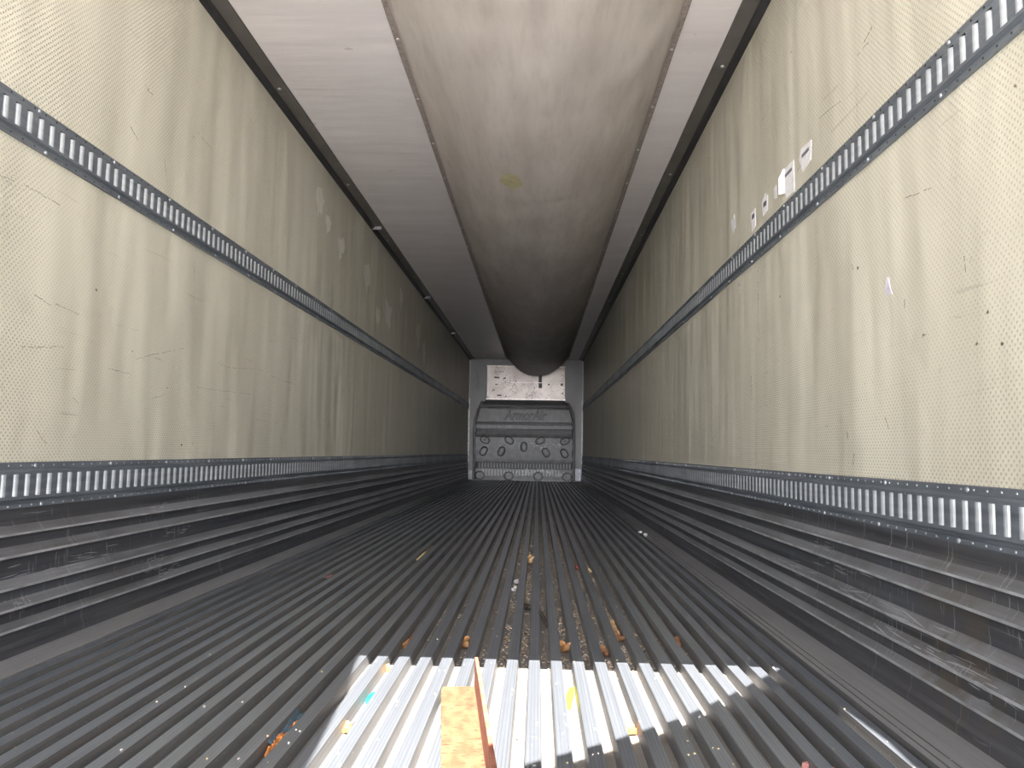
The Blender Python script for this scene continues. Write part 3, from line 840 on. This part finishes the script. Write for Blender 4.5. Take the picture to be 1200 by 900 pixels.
m = MB(); m.tube([(gx(-11) - .004, 4.35, gz(4.4) + .02), (gx(-11), 4.6, gz(4.6) + .024), (gx(-11) + .012, 4.86, gz(4.8) + .034)], [.0045, .006, .004], 6)
tag(m.build('straw', M_STRAW, smooth=True), 'pale straw lying in a groove left of centre in mid floor', 'straw')
# yellow leaf with a curled dark stem
fl = shard('leaf_with_stem', (gx(-7) - .006, 1.765, gz(1.76)), (.026, .045, .012), M_YLEAF, 'yellow leaf with a dark curved stem at the left of the sunlit patch', 'leaf', .3, seed=21)
bpy.context.view_layer.update()
m = MB(); m.tube([(gx(-7) - .002, 1.79, gz(1.8) + .006), (gx(-7) + .006, 1.82, gz(1.8) + .010), (gx(-7) + .012, 1.87, gz(1.8) + .014)], [.0022, .002, .0016], 6)
st = m.build('stem', M_DARKTWIG, smooth=True); part_of(st, fl)
shard('plastic_scrap', (gx(-7), 1.985, gz(2) + .001), (.022, .065, .010), M_TEAL, 'turquoise plastic scrap in a groove at the left of the sunlit patch', 'scrap', 0, bend=.05, seed=22)
shard('plastic_scrap', (gx(3), 4.26, gz(4.2)), (.02, .05, .014), M_RED, 'tiny red scrap in a groove in mid floor right of centre', 'scrap', 0, seed=23)
shard('plastic_scrap', (.566, 1.60, gz(1.6) + .004), (.055, .05, .014), M_PINK, 'pinkish red scrap at the bottom edge right of centre', 'scrap', .4, seed=24)
shard('wood_chip', (gx(4), 4.13, gz(4.1)), (.022, .06, .016), M_STRAW, 'pale tan wood chip in a groove beside the tiny red scrap', 'wood', .1, seed=25)
# blue film with orange shreds
rg = empty('torn_film', (gx(-9), 1.72, gz(1.7)))
tag(rg, 'torn blue film with orange shreds in a groove left of the sunlit patch', 'scrap')
m = MB()
def PF(i, j):
    t = i / 13; y = -.085 + .20 * t
    w = (.014 + .004 * math.sin(t * 9)) * (1 - .45 * t ** 3)
    return ((j / 3 - .5) * 2 * w - .002 + .004 * math.sin(t * 5), y, .005 + .006 * math.sin(t * 14 + j) * .5 + .010 * (abs(j - 1.5) / 1.5) ** 2 + .006)
m.grid(PF, 14, 4)
f_ = m.build('film', M_BLUE, rg, smooth=True); q = f_.modifiers.new('t', 'SOLIDIFY'); q.thickness = .0015
for k in range(16):
    m = MB(); t = random.random() ** 1.6
    y = -.12 + .16 * t; x = -.010 + .02 * random.random() + .008 * t
    m.tube([(x, y, .006), (x + random.uniform(-.004, .004), y + .014, random.uniform(.014, .022)), (x + random.uniform(-.003, .006), y + .035, random.uniform(.012, .02))], [.003, .0028, .0008], 5)
    m.build('shred', M_ORANGE, rg)
m = MB(); m.tube([(.008, -.07, .014), (.012, -.01, .020), (.014, .05, .018), (.012, .10, .016)], [.004, .004, .003, .001], 5); m.build('edge_strip', M_STRAW, rg)
shard('dry_leaf', (gx(-9) + .01, 1.865, gz(1.86)), (.02, .03, .012), M_YLEAF, 'tiny yellow leaf at the far end of the torn blue film', 'leaf', .3, seed=31)

# paint marks on the ridge tops
def paint(name, pts, mat, lab, z=0):
    m = MB(); m.prism(pts, 'z', z - .001, z + .0012); tag(m.build(name, mat), lab, 'paint mark')
paint('paint_mark', [(.079, 1.97), (.090, 1.95), (.104, 2.06), (.108, 2.14), (.095, 2.13), (.084, 2.07)], M_YELLOW, 'faint yellow paint mark in a groove in the sunlit patch', gz(2.0) + .0005)
paint('paint_mark', [(-.985, 3.60), (-.962, 3.62), (-.960, 3.68), (-.972, 3.70), (-.990, 3.66)], simple('faded_red', (.34, .17, .17), .5), 'faded red paint spot on floor ridges at the left', dip(3.6) + .001)

# white grit, each piece on its own
for i, (x, y, k, lab) in enumerate(((gx(-12), 6.974, 0, 'white fleck far down the floor at left'), (.803, 5.75, 0, 'white fleck on floor near the right kick plate'), (.790, 5.95, 0, 'small white fleck beside another near the right kick plate'),
                                   (gx(-2), 3.77, 1, 'white wood fleck in a groove just left of centre'), (gx(-2) - .005, 3.56, 1, 'large white fleck in a groove left of centre, nearer one'))):
    z = dip(y) if k == 0 and x > .7 else gz(y)
    shard('white_fleck', (x, y, z), (.022, .05, .014), M_WHITE, lab, 'debris', random.uniform(-.5, .5), seed=40 + i)

# crumbs of wood and grit in the grooves: nobody could count them
m = MB()
CLEAR = [(o_.location.x, o_.location.y, .5 * o_.dimensions.y + .02) for o_ in COL.objects if 'label' in o_ and o_.type == 'MESH' and o_.get('category') in ('wood', 'bark', 'leaf', 'scrap', 'debris')]
CLEAR += [(gx(-7), 2.6, .2), (.026, 2.92, .14), (gx(-1), 4.5, .1)]
rnd = random.Random(5)
dens = {-7: .6, -6: .3, -5: .5, -4: .5, -3: .8, -2: 1.6, -1: 2.0, 0: 1.0, 1: 1.6, 2: 1.8, 3: 2.0, 4: 2.0, 5: .7, 6: .5, 7: .5, 8: .2, 9: .2, -10: .2, -13: .2}
for k, dn in dens.items():
    for _ in range(int(250 * dn)):
        y = 2.25 + rnd.random() ** 1.5 * 3.6 + (rnd.gauss(0, .12))
        if smooth_noise(y * 2.5, k * 3.1, 2) < -.15 and rnd.random() < .8: continue
        if y < 2.2: y = rnd.uniform(1.6, 5)
        x = gx(k) + rnd.uniform(-.012, .012)
        if any(abs(x - a_) < .034 and abs(y - b_) < c_2 for a_, b_, c_2 in CLEAR): continue
        r = rnd.uniform(.0008, .0024) * (1.6 if rnd.random() < .08 else 1)
        M_ = Matrix.Translation((x, y, gz(y) + r * .5)) @ Matrix.Rotation(rnd.uniform(0, 3.1), 4, 'Z') @ Matrix.Rotation(rnd.uniform(-.5, .5), 4, 'X')
        m.box((-r * rnd.uniform(.5, 1), -r * rnd.uniform(.6, 2.2), -r * .5), (r * rnd.uniform(.5, 1), r * rnd.uniform(.6, 2.2), r * .6), 1 if rnd.random() < .3 else (2 if rnd.random() < .12 else 0), M_)
for _ in range(260):                                  # sparse grit on the ridge tops
    k = rnd.randint(-18, 12); y = 1.5 + rnd.random() ** 2 * 7
    x = k * PITCH + rnd.uniform(-.014, .014); r = rnd.uniform(.0008, .002)
    m.box((x - r, y - r, dip(y)), (x + r, y + r, dip(y) + r), rnd.choice((0, 1)))
tag(m.build('wood_crumbs', [M_CRUMB, M_STRAW, M_DARKTWIG]), 'scatter of wood crumbs and grit in the middle floor grooves', 'debris', kind='stuff')

# scrapes on the kick plates
for X, s, par, items in ((XL, 1, 'baseboard_left', [(2.98, .345, .10), (3.15, .25, .12), (2.98, .16, .09), (3.0, .125, .16), (3.1, .10, .10), (2.5, .23, .25), (2.2, .14, .05)]),
                         (XR, -1, 'baseboard_right', [(2.4, .26, .2), (2.1, .19, .3), (1.95, .14, .25), (1.75, .13, .2), (2.6, .30, .12), (2.9, .2, .2)])):
    m = MB()
    for y, z, ln in items:
        for q in range(16):
            scratch(m, X, s, y + random.gauss(0, ln * .5), z + random.gauss(0, .010), ln * random.uniform(.15, .6), random.uniform(.0003, .0012), random.gauss(0, .05))
        for q in range(9):
            scratch(m, X, s, y + random.gauss(0, ln * .6), z + random.gauss(0, .012), random.uniform(.015, .05), random.uniform(.0003, .0008), 1.5 + random.gauss(0, .15))
    for q in range(150):
        y = 1.5 + random.random() ** 1.5 * 4
        scratch(m, X, s, y, random.uniform(.05, .40), random.uniform(.01, .05), random.uniform(.0003, .0006), 1.55 + random.gauss(0, .12))
    tag(m.build('scrapes', simple('bare_scratch', (.42, .43, .46), .4, .3), bpy.data.objects[par]), kind='stuff')

# ------------------------------------------------------------------ unseen sun blocker, added behind the open doors to shape the floor's sun patch
HBLOCK = 5.0
def up_to(p):                                         # floor point -> point on the blocker the same sun ray passes
    t = (HBLOCK) / SUN_TAN
    return (p[0] - SUN_X * t, p[1] - t)
cn = tag(empty('sun_blocker', (0, -2.6, -1.25)), 'unseen flat sun blocker on posts, added behind the trailer doors', 'canopy')
left = [(-.415, .9), (-.425, 1.48), (-.447, 1.75), (-.475, 2.0), (-.50, 2.18), (-.52, 2.40), (-.53, 2.9)]
A = [up_to(p) for p in left] + [(-3.0, up_to((0, 2.9))[1]), (-3.0, up_to((0, .9))[1])]
diag = [(-.415, 1.2), (-.30, 1.30), (-.1, 1.455), (.009, 1.539), (.169, 1.661), (.338, 1.813), (.50, 2.0), (.62, 2.15), (.70, 2.25), (.728, 2.40), (.728, 1.2)]
Bp = [up_to(p) for p in diag]
right = [(.728, 1.93), (.728, 2.9), (1.4, 2.9), (1.4, .9), (.742, .9), (.742, 1.5), (.755, 1.7), (.742, 1.93)]
Cp = [up_to(p) for p in right]
back = [(-3, up_to((0, 1.2))[1]), (-3, -5.0), (3, -5.0), (3, up_to((0, 1.2))[1])]
rside = [(up_to((1.4, 0))[0], up_to((0, 2.9))[1]), (3, up_to((0, 2.9))[1]), (3, up_to((0, 1.2))[1]), (up_to((1.4, 0))[0], up_to((0, 1.2))[1])]
for k, (poly, nm) in enumerate(((A, 'blocker_sheet'), (Bp, 'blocker_sheet'), (Cp, 'blocker_sheet'), (back, 'blocker_sheet'), (rside, 'blocker_sheet'))):
    m = MB(); m.prism(poly, 'z', HBLOCK, HBLOCK + .02 if k < 3 else HBLOCK + .03); o = m.build(nm, M_BLOCKER, cn); o.location = -cn.location
for x in (-2.9, 2.9):
    for y in (-4.9, up_to((0, 2.9))[1] - .1):
        m = MB(); m.box((x - .05, y - .05, -1.25), (x + .05, y + .05, HBLOCK)); o = m.build('blocker_post', M_BLOCKER, cn); o.location = -cn.location
